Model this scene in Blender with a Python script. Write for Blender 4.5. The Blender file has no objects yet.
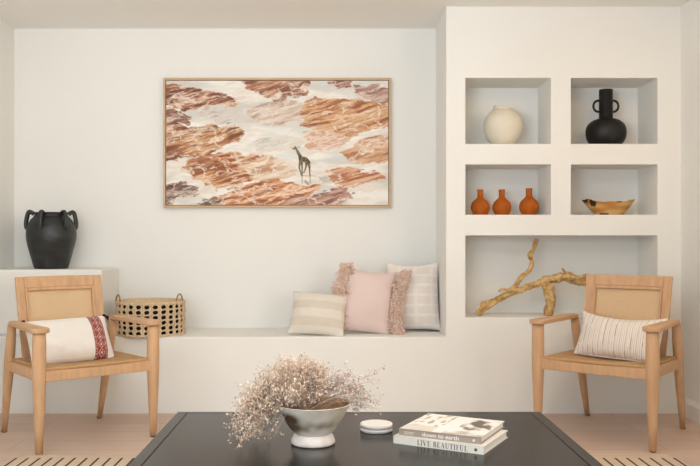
import bpy, bmesh, math, random
import numpy as np
from mathutils import Vector, Matrix, noise as mnoise

SC = bpy.context.scene
COL = SC.collection
F = 820.0                      # focal length in pixels of the 700 x 466 frame
EYE = 1.02

# ------------------------------------------------------------------ camera
cam = bpy.data.cameras.new('camera')
cam.sensor_width = 36.0
cam.lens = 36.0 * F / 700.0
cam.shift_x = 12.0 / 700.0
cam.shift_y = 7.0 / 700.0
cam.clip_start = 0.02
camo = bpy.data.objects.new('camera', cam)
camo.location = (0, 0, EYE)
camo.rotation_euler = (math.pi / 2, 0, 0)
COL.objects.link(camo)
SC.camera = camo

# ------------------------------------------------------------------ light
SC.view_settings.view_transform = 'Standard'
SC.view_settings.look = 'None'
SC.view_settings.gamma = 1.0
SC.view_settings.use_curve_mapping = False
SC.view_settings.exposure = 0.0
w = bpy.data.worlds.new('daylight')
SC.world = w
w.use_nodes = True
bg = w.node_tree.nodes['Background']
bg.inputs[0].default_value = (0.97, 0.98, 0.99, 1)
bg.inputs[1].default_value = 0.58


def area_light(name, loc, target, sx, sy, power, color):
    l = bpy.data.lights.new(name, 'AREA')
    l.shape = 'RECTANGLE'
    l.size, l.size_y = sx, sy
    l.energy = power
    l.color = color
    o = bpy.data.objects.new(name, l)
    o.location = loc
    o.rotation_euler = (Vector(target) - Vector(loc)).to_track_quat('-Z', 'Y').to_euler()
    COL.objects.link(o)
    return o


area_light('window_daylight', (5.3, -5.2, 2.0), (-0.3, 5.0, 1.2), 3.0, 1.8, 138, (1.0, 0.975, 0.945))
area_light('rear_window_daylight', (-2.2, -2.6, 1.05), (-1.2, 5.0, 0.7), 3.0, 2.0, 72, (0.74, 0.89, 1.0))
area_light('ceiling_downlight', (1.65, 3.3, 2.37), (1.7, 3.6, 0.0), 0.25, 0.25, 7, (1.0, 0.60, 0.26))
area_light('warm_fill', (2.6, 1.3, 1.5), (1.4, 4.9, 0.9), 0.5, 0.5, 13, (1.0, 0.66, 0.30))  # added out of view to warm the niches and right side, no lamp there
area_light('ceiling_fill', (-0.7, 1.0, 1.5), (-0.7, 1.25, 2.4), 1.1, 0.9, 94, (0.96, 0.98, 1.0))  # unseen upward fill, added to brighten the ceiling and level surfaces


# ------------------------------------------------------------------ helpers
def lin(c):
    return tuple(x / 12.92 if x <= 0.04045 else ((x + 0.055) / 1.055) ** 2.4 for x in c)


def rgb(r, g, b):
    return lin((r / 255.0, g / 255.0, b / 255.0))


def mat(name, col, rough=0.6, bump=0.0, bscale=60.0, var=0.0, vscale=8.0, stretch=(1, 1, 1),
        spec=0.5, attr=None, metal=0.0, sheen=0.0, var_col=None):
    m = bpy.data.materials.new(name)
    m.use_nodes = True
    nt = m.node_tree
    p = nt.nodes['Principled BSDF']
    p.inputs['Roughness'].default_value = rough
    p.inputs['Metallic'].default_value = metal
    p.inputs['Specular IOR Level'].default_value = spec
    if sheen:
        p.inputs['Sheen Weight'].default_value = sheen
    tc = nt.nodes.new('ShaderNodeTexCoord')
    mp = nt.nodes.new('ShaderNodeMapping')
    mp.inputs['Scale'].default_value = stretch
    nt.links.new(tc.outputs['Object'], mp.inputs['Vector'])
    src = None
    if attr:
        a = nt.nodes.new('ShaderNodeAttribute')
        a.attribute_name = attr
        src = a.outputs['Color']
    if var > 0:
        n = nt.nodes.new('ShaderNodeTexNoise')
        n.inputs['Scale'].default_value = vscale
        n.inputs['Detail'].default_value = 5
        nt.links.new(mp.outputs['Vector'], n.inputs['Vector'])
        mx = nt.nodes.new('ShaderNodeMix')
        mx.data_type = 'RGBA'
        if var_col is None:
            var_col = tuple(max(0, c * (1 - var)) for c in col)
        mx.inputs['A'].default_value = (*col, 1)
        mx.inputs['B'].default_value = (*var_col, 1)
        r = nt.nodes.new('ShaderNodeMapRange')
        r.inputs['From Min'].default_value = 0.35
        r.inputs['From Max'].default_value = 0.68
        nt.links.new(n.outputs['Fac'], r.inputs['Value'])
        nt.links.new(r.outputs['Result'], mx.inputs['Factor'])
        if src:
            nt.links.new(src, mx.inputs['A'])
        src = mx.outputs['Result']
    if src:
        nt.links.new(src, p.inputs['Base Color'])
    else:
        p.inputs['Base Color'].default_value = (*col, 1)
    if bump > 0:
        n2 = nt.nodes.new('ShaderNodeTexNoise')
        n2.inputs['Scale'].default_value = bscale
        n2.inputs['Detail'].default_value = 4
        nt.links.new(mp.outputs['Vector'], n2.inputs['Vector'])
        b = nt.nodes.new('ShaderNodeBump')
        b.inputs['Strength'].default_value = bump
        b.inputs['Distance'].default_value = 0.005
        nt.links.new(n2.outputs['Fac'], b.inputs['Height'])
        nt.links.new(b.outputs['Normal'], p.inputs['Normal'])
    return m


def obj(name, bm, material, parent=None, smooth=False, loc=None):
    me = bpy.data.meshes.new(name)
    if isinstance(bm, bmesh.types.BMesh):
        bm.normal_update()
        bm.to_mesh(me)
        bm.free()
    else:
        v, f = bm
        me.from_pydata(v, [], f)
    me.update()
    if smooth:
        me.polygons.foreach_set('use_smooth', [True] * len(me.polygons))
    me.materials.append(material)
    o = bpy.data.objects.new(name, me)
    COL.objects.link(o)
    if parent:
        o.parent = parent
    if loc:
        o.location = loc
    return o


def tag(o, label, cat, group=None, kind=None):
    o['label'] = label
    o['category'] = cat
    if group:
        o['group'] = group
    if kind:
        o['kind'] = kind
    return o


def thing(name, label, cat, loc=(0, 0, 0), rz=0.0, group=None):
    o = bpy.data.objects.new(name, None)
    o.empty_display_size = 0.05
    o.location = loc
    o.rotation_euler = (0, 0, rz)
    COL.objects.link(o)
    return tag(o, label, cat, group)


def struct(name, bm, m, smooth=False):
    o = obj(name, bm, m, None, smooth)
    o['kind'] = 'structure'
    return o


def copy_tree(o, parent=None):
    c = o.copy()
    COL.objects.link(c)
    if parent:
        c.parent = parent
    for ch in list(o.children):
        copy_tree(ch, c)
    return c


def bevel(o, width, seg=2, angle=35):
    b = o.modifiers.new('soft edge', 'BEVEL')
    b.width = width
    b.segments = seg
    b.limit_method = 'ANGLE'
    b.angle_limit = math.radians(angle)
    b.harden_normals = False
    return o


def box(bm, lo, hi):
    x0, y0, z0 = lo
    x1, y1, z1 = hi
    v = [bm.verts.new(p) for p in ((x0, y0, z0), (x1, y0, z0), (x1, y1, z0), (x0, y1, z0),
                                   (x0, y0, z1), (x1, y0, z1), (x1, y1, z1), (x0, y1, z1))]
    for f in ((3, 2, 1, 0), (4, 5, 6, 7), (0, 1, 5, 4), (1, 2, 6, 5), (2, 3, 7, 6), (3, 0, 4, 7)):
        bm.faces.new([v[i] for i in f])
    return bm


def B(lo, hi):
    return box(bmesh.new(), lo, hi)


def lathe(bm, prof, seg=40, off=(0, 0, 0), fn=None):
    rings = []
    for (r, z) in prof:
        ring = []
        for i in range(seg):
            a = 2 * math.pi * i / seg
            p = Vector((r * math.cos(a), r * math.sin(a), z))
            if fn:
                p = fn(p, a)
            ring.append(bm.verts.new(p + Vector(off)))
        rings.append(ring)
    for a, b in zip(rings, rings[1:]):
        for i in range(seg):
            j = (i + 1) % seg
            bm.faces.new((a[i], a[j], b[j], b[i]))
    bm.faces.new(list(reversed(rings[0])))
    bm.faces.new(rings[-1])
    return bm


def smooth_prof(prof, n=6):
    """Catmull-Rom through 2D/3D points."""
    P = [Vector(p) for p in prof]
    out = []
    for i in range(len(P) - 1):
        p0 = P[max(i - 1, 0)]
        p1, p2 = P[i], P[i + 1]
        p3 = P[min(i + 2, len(P) - 1)]
        for k in range(n):
            t = k / n
            out.append(0.5 * ((2 * p1) + (p2 - p0) * t + (2 * p0 - 5 * p1 + 4 * p2 - p3) * t * t +
                              (3 * p1 - p0 - 3 * p2 + p3) * t * t * t))
    out.append(P[-1])
    return out


def tube(bm, pts, rad, seg=8, sx=1.0, cap=True, closed=False):
    """Tube along pts. rad: number or list."""
    pts = [Vector(p) for p in pts]
    n = len(pts)
    if not isinstance(rad, (list, tuple)):
        rad = [rad] * n
    rings = []
    up = None
    for i, p in enumerate(pts):
        if closed:
            t = pts[(i + 1) % n] - pts[i - 1]
        else:
            t = pts[min(i + 1, n - 1)] - pts[max(i - 1, 0)]
        if t.length < 1e-9:
            t = Vector((0, 0, 1))
        t.normalize()
        if up is None:
            up = Vector((1, 0, 0)) if abs(t.x) < 0.9 else Vector((0, 1, 0))
        up = up - t * up.dot(t)
        if up.length < 1e-6:
            up = Vector((0, 1, 0)) - t * t.y
        up.normalize()
        s = t.cross(up)
        rings.append([bm.verts.new(p + (up * math.cos(2 * math.pi * k / seg) * sx +
                                        s * math.sin(2 * math.pi * k / seg)) * rad[i]) for k in range(seg)])
    m = n if closed else n - 1
    for i in range(m):
        a, b = rings[i], rings[(i + 1) % n]
        for k in range(seg):
            j = (k + 1) % seg
            bm.faces.new((a[k], a[j], b[j], b[k]))
    if cap and not closed:
        bm.faces.new(list(reversed(rings[0])))
        bm.faces.new(rings[-1])
    return bm


def slab(bm, f, u0, u1, v0, v1, nu, nv, th):
    """Curved solid patch: f(u, v) -> (point, normal)."""
    top, bot = [], []
    for j in range(nv + 1):
        rt, rb = [], []
        for i in range(nu + 1):
            p, n = f(u0 + (u1 - u0) * i / nu, v0 + (v1 - v0) * j / nv)
            p, n = Vector(p), Vector(n).normalized()
            rt.append(bm.verts.new(p + n * th / 2))
            rb.append(bm.verts.new(p - n * th / 2))
        top.append(rt)
        bot.append(rb)
    for j in range(nv):
        for i in range(nu):
            bm.faces.new((top[j][i], top[j][i + 1], top[j + 1][i + 1], top[j + 1][i]))
            bm.faces.new((bot[j][i], bot[j + 1][i], bot[j + 1][i + 1], bot[j][i + 1]))
    for i in range(nu):
        bm.faces.new((top[0][i + 1], top[0][i], bot[0][i], bot[0][i + 1]))
        bm.faces.new((top[nv][i], top[nv][i + 1], bot[nv][i + 1], bot[nv][i]))
    for j in range(nv):
        bm.faces.new((top[j][0], top[j + 1][0], bot[j + 1][0], bot[j][0]))
        bm.faces.new((top[j + 1][nu], top[j][nu], bot[j][nu], bot[j + 1][nu]))
    bmesh.ops.recalc_face_normals(bm, faces=bm.faces)
    return bm


def prism(bm, outline, z0, z1):
    a = [bm.verts.new((x, y, z0)) for x, y in outline]
    b = [bm.verts.new((x, y, z1)) for x, y in outline]
    n = len(outline)
    bm.faces.new(list(reversed(a)))
    bm.faces.new(b)
    for i in range(n):
        j = (i + 1) % n
        bm.faces.new((a[i], a[j], b[j], b[i]))
    bmesh.ops.recalc_face_normals(bm, faces=bm.faces)
    return bm


def colors(o, fn):
    """Per-vertex print / dye colours (sRGB 0..255)."""
    me = o.data
    at = me.color_attributes.new('dye', 'FLOAT_COLOR', 'POINT')
    for i, v in enumerate(me.vertices):
        c = rgb(*fn(v.co, i))
        at.data[i].color = (*c, 1)


def mix(a, b, t):
    t = max(0.0, min(1.0, t))
    return tuple(x + (y - x) * t for x, y in zip(a, b))


# ------------------------------------------------------------------ materials
M = {}
M['wall'] = mat('warm white plaster', rgb(241, 240, 235), 0.85, bump=0.05, bscale=14, var=0.015, vscale=2, spec=0.2)
M['ceiling'] = mat('white ceiling paint', rgb(246, 244, 239), 0.9, spec=0.2)
M['trim'] = mat('white trim paint', rgb(236, 232, 225), 0.5, spec=0.3)
M['oak'] = mat('pale oak', rgb(212, 170, 130), 0.5, bump=0.06, bscale=40, var=0.16, vscale=7, stretch=(6, 6, 0.7), spec=0.35)
M['oak_arm'] = mat('pale oak, long grain', rgb(211, 170, 130), 0.5, bump=0.06, bscale=40, var=0.16, vscale=7, stretch=(6, .7, 6), spec=0.35)
M['oak_seat'] = mat('tan woven seat', rgb(198, 158, 112), 0.6, bump=0.25, bscale=160, var=0.14, vscale=40, stretch=(4, 1, 1), spec=0.3)
M['glide'] = mat('dark foot glide', rgb(50, 36, 28), 0.6)
M['jar'] = mat('black matte glaze', rgb(30, 32, 32), 0.40, bump=0.35, bscale=22, var=0.5, vscale=9, stretch=(1, 1, 3), spec=0.5, var_col=rgb(46, 49, 47))
M['black'] = mat('black matte ceramic', rgb(20, 18, 17), 0.5, spec=0.4)
M['cream'] = mat('cream chalky ceramic', rgb(232, 223, 203), 0.8, bump=0.12, bscale=12, var=0.04, vscale=10, spec=0.25)
M['terracotta'] = mat('burnt orange ceramic', rgb(188, 96, 14), 0.6, bump=0.2, bscale=90, var=0.25, vscale=30, spec=0.3)
M['table'] = mat('black stained wood', rgb(32, 31, 29), 0.2, bump=0.05, bscale=30, var=0.25, vscale=6, stretch=(0.5, 9, 9), spec=0.2, var_col=rgb(42, 40, 37))
M['paper'] = mat('white paper', rgb(232, 230, 226), 0.8, bump=0.3, bscale=30, stretch=(.2, .2, 30), spec=0.2)
M['white_book'] = mat('white book cloth', rgb(226, 220, 210), 0.6, spec=0.3)
M['taupe_book'] = mat('taupe book spine', rgb(158, 146, 134), 0.5, spec=0.3)
M['ink'] = mat('dark ink', rgb(96, 90, 85), 0.7, spec=0.1)
M['pale_ink'] = mat('pale ink', rgb(232, 226, 216), 0.7, spec=0.1)
M['white_stone'] = mat('white stone', rgb(232, 228, 222), 0.5, var=0.03, vscale=20, spec=0.35)
M['straw'] = mat('natural woven straw', rgb(228, 202, 166), 0.7, bump=0.3, bscale=200, var=0.2, vscale=60, spec=0.25)
M['dark_straw'] = mat('black woven straw', rgb(32, 24, 20), 0.8, bump=0.3, bscale=200, spec=0.2)
M['handle'] = mat('dull brass wicker', rgb(150, 124, 86), 0.5, spec=0.4)
M['driftwood'] = mat('golden driftwood', rgb(228, 194, 136), 0.7, bump=1.0, bscale=60, var=0.4, vscale=34, stretch=(1, 1, 1), spec=0.25, var_col=rgb(168, 124, 70))
M['dye'] = mat('dyed cloth', (1, 1, 1), 0.9, bump=0.25, bscale=220, attr='dye', spec=0.15, sheen=0.15)
M['print'] = mat('fine art print', (1, 1, 1), 0.55, attr='dye', spec=0.25)
M['glaze'] = mat('mottled stoneware glaze', (1, 1, 1), 0.55, bump=0.15, bscale=60, attr='dye', spec=0.35)
M['wood_dye'] = mat('raw wood', (1, 1, 1), 0.65, bump=0.3, bscale=50, attr='dye', spec=0.25)
M['cover'] = mat('printed book jacket', (1, 1, 1), 0.35, attr='dye', spec=0.4)
M['petal'] = mat('dried petals', (1, 1, 1), 0.9, attr='dye', spec=0.1)
M['stem'] = mat('dried stem', rgb(196, 168, 146), 0.8, spec=0.2)
M['fringe'] = mat('blush wool', rgb(246, 224, 211), 0.9, var=0.25, vscale=30, spec=0.1, var_col=rgb(234, 200, 180))
M['tassel'] = mat('dark red yarn', rgb(84, 28, 26), 0.9, spec=0.1)
M['frame'] = mat('pale oak frame', rgb(206, 176, 142), 0.5, var=0.1, vscale=6, stretch=(1, 8, 8), spec=0.35)
M['frame_back'] = mat('shadow gap backing', rgb(150, 132, 116), 0.8)


def floor_material():
    m = bpy.data.materials.new('pale oak planks')
    m.use_nodes = True
    nt = m.node_tree
    p = nt.nodes['Principled BSDF']
    p.inputs['Roughness'].default_value = 0.42
    p.inputs['Specular IOR Level'].default_value = 0.35
    tc = nt.nodes.new('ShaderNodeTexCoord')
    br = nt.nodes.new('ShaderNodeTexBrick')
    br.inputs['Color1'].default_value = (*rgb(220, 198, 182), 1)
    br.inputs['Color2'].default_value = (*rgb(212, 188, 170), 1)
    br.inputs['Mortar'].default_value = (*rgb(164, 142, 124), 1)
    br.inputs['Scale'].default_value = 1.0
    br.inputs['Mortar Size'].default_value = 0.0016
    br.inputs['Brick Width'].default_value = 1.6
    br.inputs['Row Height'].default_value = 0.19
    nt.links.new(tc.outputs['Object'], br.inputs['Vector'])
    mp = nt.nodes.new('ShaderNodeMapping')
    mp.inputs['Scale'].default_value = (1.0, 9.0, 1.0)
    nt.links.new(tc.outputs['Object'], mp.inputs['Vector'])
    n = nt.nodes.new('ShaderNodeTexNoise')
    n.inputs['Scale'].default_value = 3.0
    n.inputs['Detail'].default_value = 6
    nt.links.new(mp.outputs['Vector'], n.inputs['Vector'])
    mx = nt.nodes.new('ShaderNodeMix')
    mx.data_type = 'RGBA'
    mx.blend_type = 'MULTIPLY'
    mx.inputs['B'].default_value = (0.84, 0.80, 0.76, 1)
    nt.links.new(n.outputs['Fac'], mx.inputs['Factor'])
    nt.links.new(br.outputs['Color'], mx.inputs['A'])
    nt.links.new(mx.outputs['Result'], p.inputs['Base Color'])
    return m


def rug_material():
    m = bpy.data.materials.new('cream rug with dark dashes')
    m.use_nodes = True
    nt = m.node_tree
    p = nt.nodes['Principled BSDF']
    p.inputs['Roughness'].default_value = 0.95
    p.inputs['Specular IOR Level'].default_value = 0.1
    tc = nt.nodes.new('ShaderNodeTexCoord')
    sp = nt.nodes.new('ShaderNodeSeparateXYZ')
    nt.links.new(tc.outputs['Object'], sp.inputs[0])

    def math_(op, a, b=None):
        nd = nt.nodes.new('ShaderNodeMath')
        nd.operation = op
        for k, s in enumerate((a, b)):
            if s is None:
                continue
            if isinstance(s, (int, float)):
                nd.inputs[k].default_value = s
            else:
                nt.links.new(s, nd.inputs[k])
        return nd.outputs[0]
    fx = math_('FRACT', math_('DIVIDE', math_('ADD', sp.outputs[0], 10.0), 0.0545))
    fy = math_('FRACT', math_('DIVIDE', math_('SUBTRACT', 0.0, math_('ADD', sp.outputs[1], 0.055)), 0.30))
    mask = math_('MULTIPLY', math_('LESS_THAN', fx, 0.20), math_('LESS_THAN', fy, 0.62))
    n = nt.nodes.new('ShaderNodeTexNoise')
    n.inputs['Scale'].default_value = 90
    nt.links.new(tc.outputs['Object'], n.inputs['Vector'])
    base = nt.nodes.new('ShaderNodeMix')
    base.data_type = 'RGBA'
    base.inputs['A'].default_value = (*rgb(216, 198, 178), 1)
    base.inputs['B'].default_value = (*rgb(200, 180, 156), 1)
    nt.links.new(n.outputs['Fac'], base.inputs['Factor'])
    mx = nt.nodes.new('ShaderNodeMix')
    mx.data_type = 'RGBA'
    mx.inputs['B'].default_value = (*rgb(84, 60, 44), 1)
    nt.links.new(mask, mx.inputs['Factor'])
    nt.links.new(base.outputs['Result'], mx.inputs['A'])
    nt.links.new(mx.outputs['Result'], p.inputs['Base Color'])
    b = nt.nodes.new('ShaderNodeBump')
    b.inputs['Strength'].default_value = 0.4
    b.inputs['Distance'].default_value = 0.004
    nt.links.new(n.outputs['Fac'], b.inputs['Height'])
    nt.links.new(b.outputs['Normal'], p.inputs['Normal'])
    return m


def cane_material():
    m = bpy.data.materials.new('woven cane')
    m.use_nodes = True
    nt = m.node_tree
    p = nt.nodes['Principled BSDF']
    p.inputs['Base Color'].default_value = (*rgb(222, 190, 150), 1)
    p.inputs['Roughness'].default_value = 0.6
    p.inputs['Specular IOR Level'].default_value = 0.2
    tc = nt.nodes.new('ShaderNodeTexCoord')
    v = nt.nodes.new('ShaderNodeTexVoronoi')
    v.inputs['Scale'].default_value = 110
    nt.links.new(tc.outputs['Object'], v.inputs['Vector'])
    lt = nt.nodes.new('ShaderNodeMath')
    lt.operation = 'GREATER_THAN'
    lt.inputs[1].default_value = 0.30
    nt.links.new(v.outputs['Distance'], lt.inputs[0])
    nt.links.new(lt.outputs[0], p.inputs['Alpha'])
    return m


M['floor'] = floor_material()
M['rug'] = rug_material()
M['cane'] = cane_material()

# ------------------------------------------------------------------ room shell
XL, XR, YB, ZC = -2.10, 2.016, 5.32, 2.392
YF = 4.8195                       # front of the bench
YP = 4.82                        # front of the niche wall
YR = 2.0                         # where the side walls end, nearer is out of frame
struct('floor', B((XL - 0.12, -0.6, -0.06), (XR + 0.12, YB + 0.12, 0)), M['floor'])
struct('ceiling', B((XL - 0.12, -0.6, ZC), (XR + 0.12, YB + 0.12, ZC + 0.08)), M['ceiling'])
struct('wall_back', B((XL - 0.12, YB, 0), (XR + 0.12, YB + 0.12, ZC)), M['wall'])
struct('wall_left', B((XL - 0.12, YR, 0), (XL, YB, ZC)), M['wall'])
struct('wall_right', B((XR, YR, 0), (XR + 0.12, YB, ZC)), M['wall'])


def niche_wall():
    bm = bmesh.new()
    xs = [0.635, 0.7495, 1.2522, 1.3698, 1.8783, XR]
    zs = [0.0, 0.564, 1.0465, 1.1687, 1.4639, 1.5855, 1.9724, ZC]
    holes = {(1, 1), (2, 1), (3, 1), (1, 3), (3, 3), (1, 5), (3, 5)}
    yb = 5.14
    def q(*pts):
        bm.faces.new([bm.verts.new(p) for p in pts])
    for i in range(5):
        for k in range(7):
            x0, x1, z0, z1 = xs[i], xs[i + 1], zs[k], zs[k + 1]
            y = yb if (i, k) in holes else YP
            q((x0, y, z0), (x1, y, z0), (x1, y, z1), (x0, y, z1))
            if (i, k) in holes:
                if (i - 1, k) not in holes:
                    q((x0, YP, z0), (x0, yb, z0), (x0, yb, z1), (x0, YP, z1))
                if (i + 1, k) not in holes:
                    q((x1, yb, z0), (x1, YP, z0), (x1, YP, z1), (x1, yb, z1))
                if (i, k - 1) not in holes:
                    q((x0, YP, z0), (x1, YP, z0), (x1, yb, z0), (x0, yb, z0))
                if (i, k + 1) not in holes:
                    q((x0, yb, z1), (x1, yb, z1), (x1, YP, z1), (x0, YP, z1))
    for k in range(7):
        q((xs[0], YB, zs[k]), (xs[0], YP, zs[k]), (xs[0], YP, zs[k + 1]), (xs[0], YB, zs[k + 1]))
    bmesh.ops.remove_doubles(bm, verts=bm.verts, dist=1e-5)
    bmesh.ops.recalc_face_normals(bm, faces=bm.faces)
    # normals face the room
    bm.faces.ensure_lookup_table()
    for f in bm.faces:
        if abs(f.normal.y) > 0.9:
            if f.normal.y > 0:
                bmesh.ops.reverse_faces(bm, faces=bm.faces)
            break
    o = struct('wall_niche', bm, M['wall'])
    bevel(o, 0.004, 2)
    return o


niche_wall()

bm = bmesh.new()
prof = [(YF, 0), (YB - .001, 0), (YB - .001, .45)] + [(YF + .010 - .010 * math.sin(a), .44 + .010 * math.cos(a)) for a in [math.pi / 2 * k / 4 for k in range(5)]]
ends = [[bm.verts.new((x, y, z)) for y, z in prof] for x in (XL, 0.643)]
for k in range(len(prof)):
    q = (k + 1) % len(prof)
    bm.faces.new((ends[0][k], ends[0][q], ends[1][q], ends[1][k]))
bm.faces.new(ends[0])
bm.faces.new(ends[1])
bmesh.ops.recalc_face_normals(bm, faces=bm.faces)
tag(obj('plaster_bench', bm, M['wall']),
    'long low white plaster bench built along the wall under the painting', 'bench')
o = tag(obj('plaster_ledge', B((XL, 4.93, 0.45), (-1.42, YB - .001, 0.842)), M['wall']),
        'raised white plaster ledge in the left corner carrying the black jar', 'ledge')
bevel(o, 0.008, 3)


def baseboard():
    bm = bmesh.new()
    prof = [(0, 0), (-0.016, 0), (-0.016, 0.082), (-0.011, 0.094), (-0.007, 0.10), (-0.004, 0.108), (0, 0.11)]
    a = [bm.verts.new((XR + x, YR, z)) for x, z in prof]
    b = [bm.verts.new((XR + x, YP, z)) for x, z in prof]
    n = len(prof)
    for i in range(n):
        j = (i + 1) % n
        bm.faces.new((a[i], a[j], b[j], b[i]))
    bm.faces.new(a)
    bm.faces.new(b)
    bmesh.ops.recalc_face_normals(bm, faces=bm.faces)
    struct('baseboard_right', bm, M['trim'])


baseboard()

# rug
bm = B((-1.50, -2.35, 0), (1.565, 0, 0.007))
o = obj('area_rug', bm, M['rug'], None, loc=(0, 3.865, 0.0005))
tag(o, 'cream flatweave rug with rows of dark dashes under the black table', 'rug')

# ------------------------------------------------------------------ framed picture
def fbm(x, y, oct=5, seed=0):
    tot = np.zeros_like(x)
    amp = 1.0
    s = 0.0
    rs = np.random.RandomState(seed)
    for _ in range(oct):
        g = rs.rand(64, 64)
        xi, yi = np.floor(x).astype(int), np.floor(y).astype(int)
        fx, fy = x - xi, y - yi
        fx, fy = fx * fx * (3 - 2 * fx), fy * fy * (3 - 2 * fy)
        a = g[xi % 64, yi % 64]
        b = g[(xi + 1) % 64, yi % 64]
        c = g[xi % 64, (yi + 1) % 64]
        d = g[(xi + 1) % 64, (yi + 1) % 64]
        tot += amp * ((a * (1 - fx) + b * fx) * (1 - fy) + (c * (1 - fx) + d * fx) * fy)
        s += amp
        amp *= 0.55
        x, y = x * 2.03 + 7.1, y * 2.03 + 3.7
    return tot / s


def poly_sd(px, py, poly):
    n = len(poly)
    d = np.full(px.shape, 1e9)
    ins = np.zeros(px.shape, bool)
    for i in range(n):
        x0, y0 = poly[i]
        x1, y1 = poly[(i + 1) % n]
        ex, ey = x1 - x0, y1 - y0
        t = np.clip(((px - x0) * ex + (py - y0) * ey) / (ex * ex + ey * ey + 1e-9), 0, 1)
        d = np.minimum(d, np.hypot(px - x0 - t * ex, py - y0 - t * ey))
        c = ((y0 > py) != (y1 > py)) & (px < (x1 - x0) * (py - y0) / (y1 - y0 + 1e-9) + x0)
        ins ^= c
    return np.where(ins, d, -d)


# islands of the aerial print: outline in print units (47..668, 43..393), dark, mid and light tone, strength
ISLANDS = [
    ([(30, 55), (90, 56), (150, 66), (200, 78), (240, 90), (236, 104), (190, 112), (130, 122), (90, 124), (30, 112)], (122, 76, 60), (168, 112, 84), (206, 160, 128), 1.0),
    ([(30, 124), (70, 122), (108, 138), (104, 156), (70, 168), (30, 172)], (120, 80, 70), (158, 116, 100), (196, 160, 140), 1.0),
    ([(30, 172), (110, 168), (160, 176), (240, 180), (256, 196), (246, 212), (205, 222), (180, 240), (150, 256), (100, 266), (30, 268)], (126, 78, 54), (180, 124, 86), (214, 172, 130), 1.0),
    ([(248, 36), (444, 36), (432, 70), (410, 84), (360, 96), (320, 80), (276, 62)], (130, 80, 60), (184, 130, 98), (216, 178, 146), 0.95),
    ([(280, 128), (330, 108), (380, 102), (436, 112), (440, 146), (400, 158), (340, 164), (296, 152)], (176, 140, 124), (206, 180, 162), (224, 206, 190), 0.8),
    ([(428, 92), (470, 92), (540, 100), (610, 106), (690, 114), (690, 158), (630, 172), (600, 190), (560, 196), (500, 190), (430, 174), (424, 130)], (158, 98, 66), (200, 146, 102), (220, 180, 140), 1.0),
    ([(500, 36), (560, 36), (556, 62), (524, 62)], (132, 84, 70), (170, 118, 100), (204, 164, 144), 0.9),
    ([(572, 62), (630, 58), (690, 78), (690, 104), (630, 98), (584, 86)], (140, 98, 86), (178, 134, 118), (210, 180, 164), 0.85),
    ([(436, 196), (500, 180), (548, 196), (566, 208), (530, 226), (480, 240), (446, 236)], (206, 160, 132), (218, 176, 150), (226, 194, 170), 0.9),
    ([(538, 250), (580, 226), (640, 204), (690, 206), (690, 272), (620, 268), (560, 264)], (182, 126, 92), (206, 156, 120), (222, 186, 154), 1.0),
    ([(100, 296), (124, 274), (134, 256), (220, 246), (300, 254), (350, 268), (352, 292), (310, 304), (280, 326), (230, 344), (190, 346), (150, 328), (112, 312)], (146, 88, 58), (196, 136, 94), (222, 180, 142), 1.0),
    ([(176, 392), (220, 368), (270, 344), (350, 326), (420, 330), (464, 348), (452, 366), (400, 384), (330, 396), (200, 405)], (150, 88, 56), (204, 134, 90), (222, 172, 130), 1.0),
    ([(30, 338), (100, 334), (136, 346), (138, 362), (90, 368), (60, 386), (30, 400)], (104, 78, 68), (136, 106, 94), (170, 144, 130), 1.0),
    ([(498, 302), (530, 290), (580, 292), (648, 312), (620, 322), (590, 336), (540, 346), (512, 326)], (158, 96, 68), (206, 148, 112), (224, 186, 156), 1.0),
    ([(340, 405), (420, 376), (500, 362), (556, 352), (566, 374), (530, 388), (460, 405)], (138, 92, 80), (182, 138, 120), (206, 172, 154), 0.95),
    ([(150, 392), (176, 378), (206, 386), (214, 405), (160, 405)], (104, 78, 66), (132, 104, 90), (160, 134, 120), 0.9),
    ([(300, 222), (340, 212), (390, 214), (410, 228), (380, 238), (320, 238)], (184, 176, 160), (208, 202, 188), (222, 216, 204), 0.7),
    ([(250, 262), (330, 262), (398, 276), (412, 292), (380, 316), (330, 326), (290, 322)], (204, 166, 132), (222, 192, 162), (230, 212, 190), 0.75),
    ([(130, 134), (200, 122), (262, 132), (240, 152), (180, 158)], (176, 156, 146), (204, 190, 180), (220, 210, 202), 0.6),
    ([(476, 318), (490, 310), (502, 320), (494, 330), (480, 330)], (176, 168, 158), (200, 194, 184), (214, 208, 200), 0.8),
]


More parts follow.
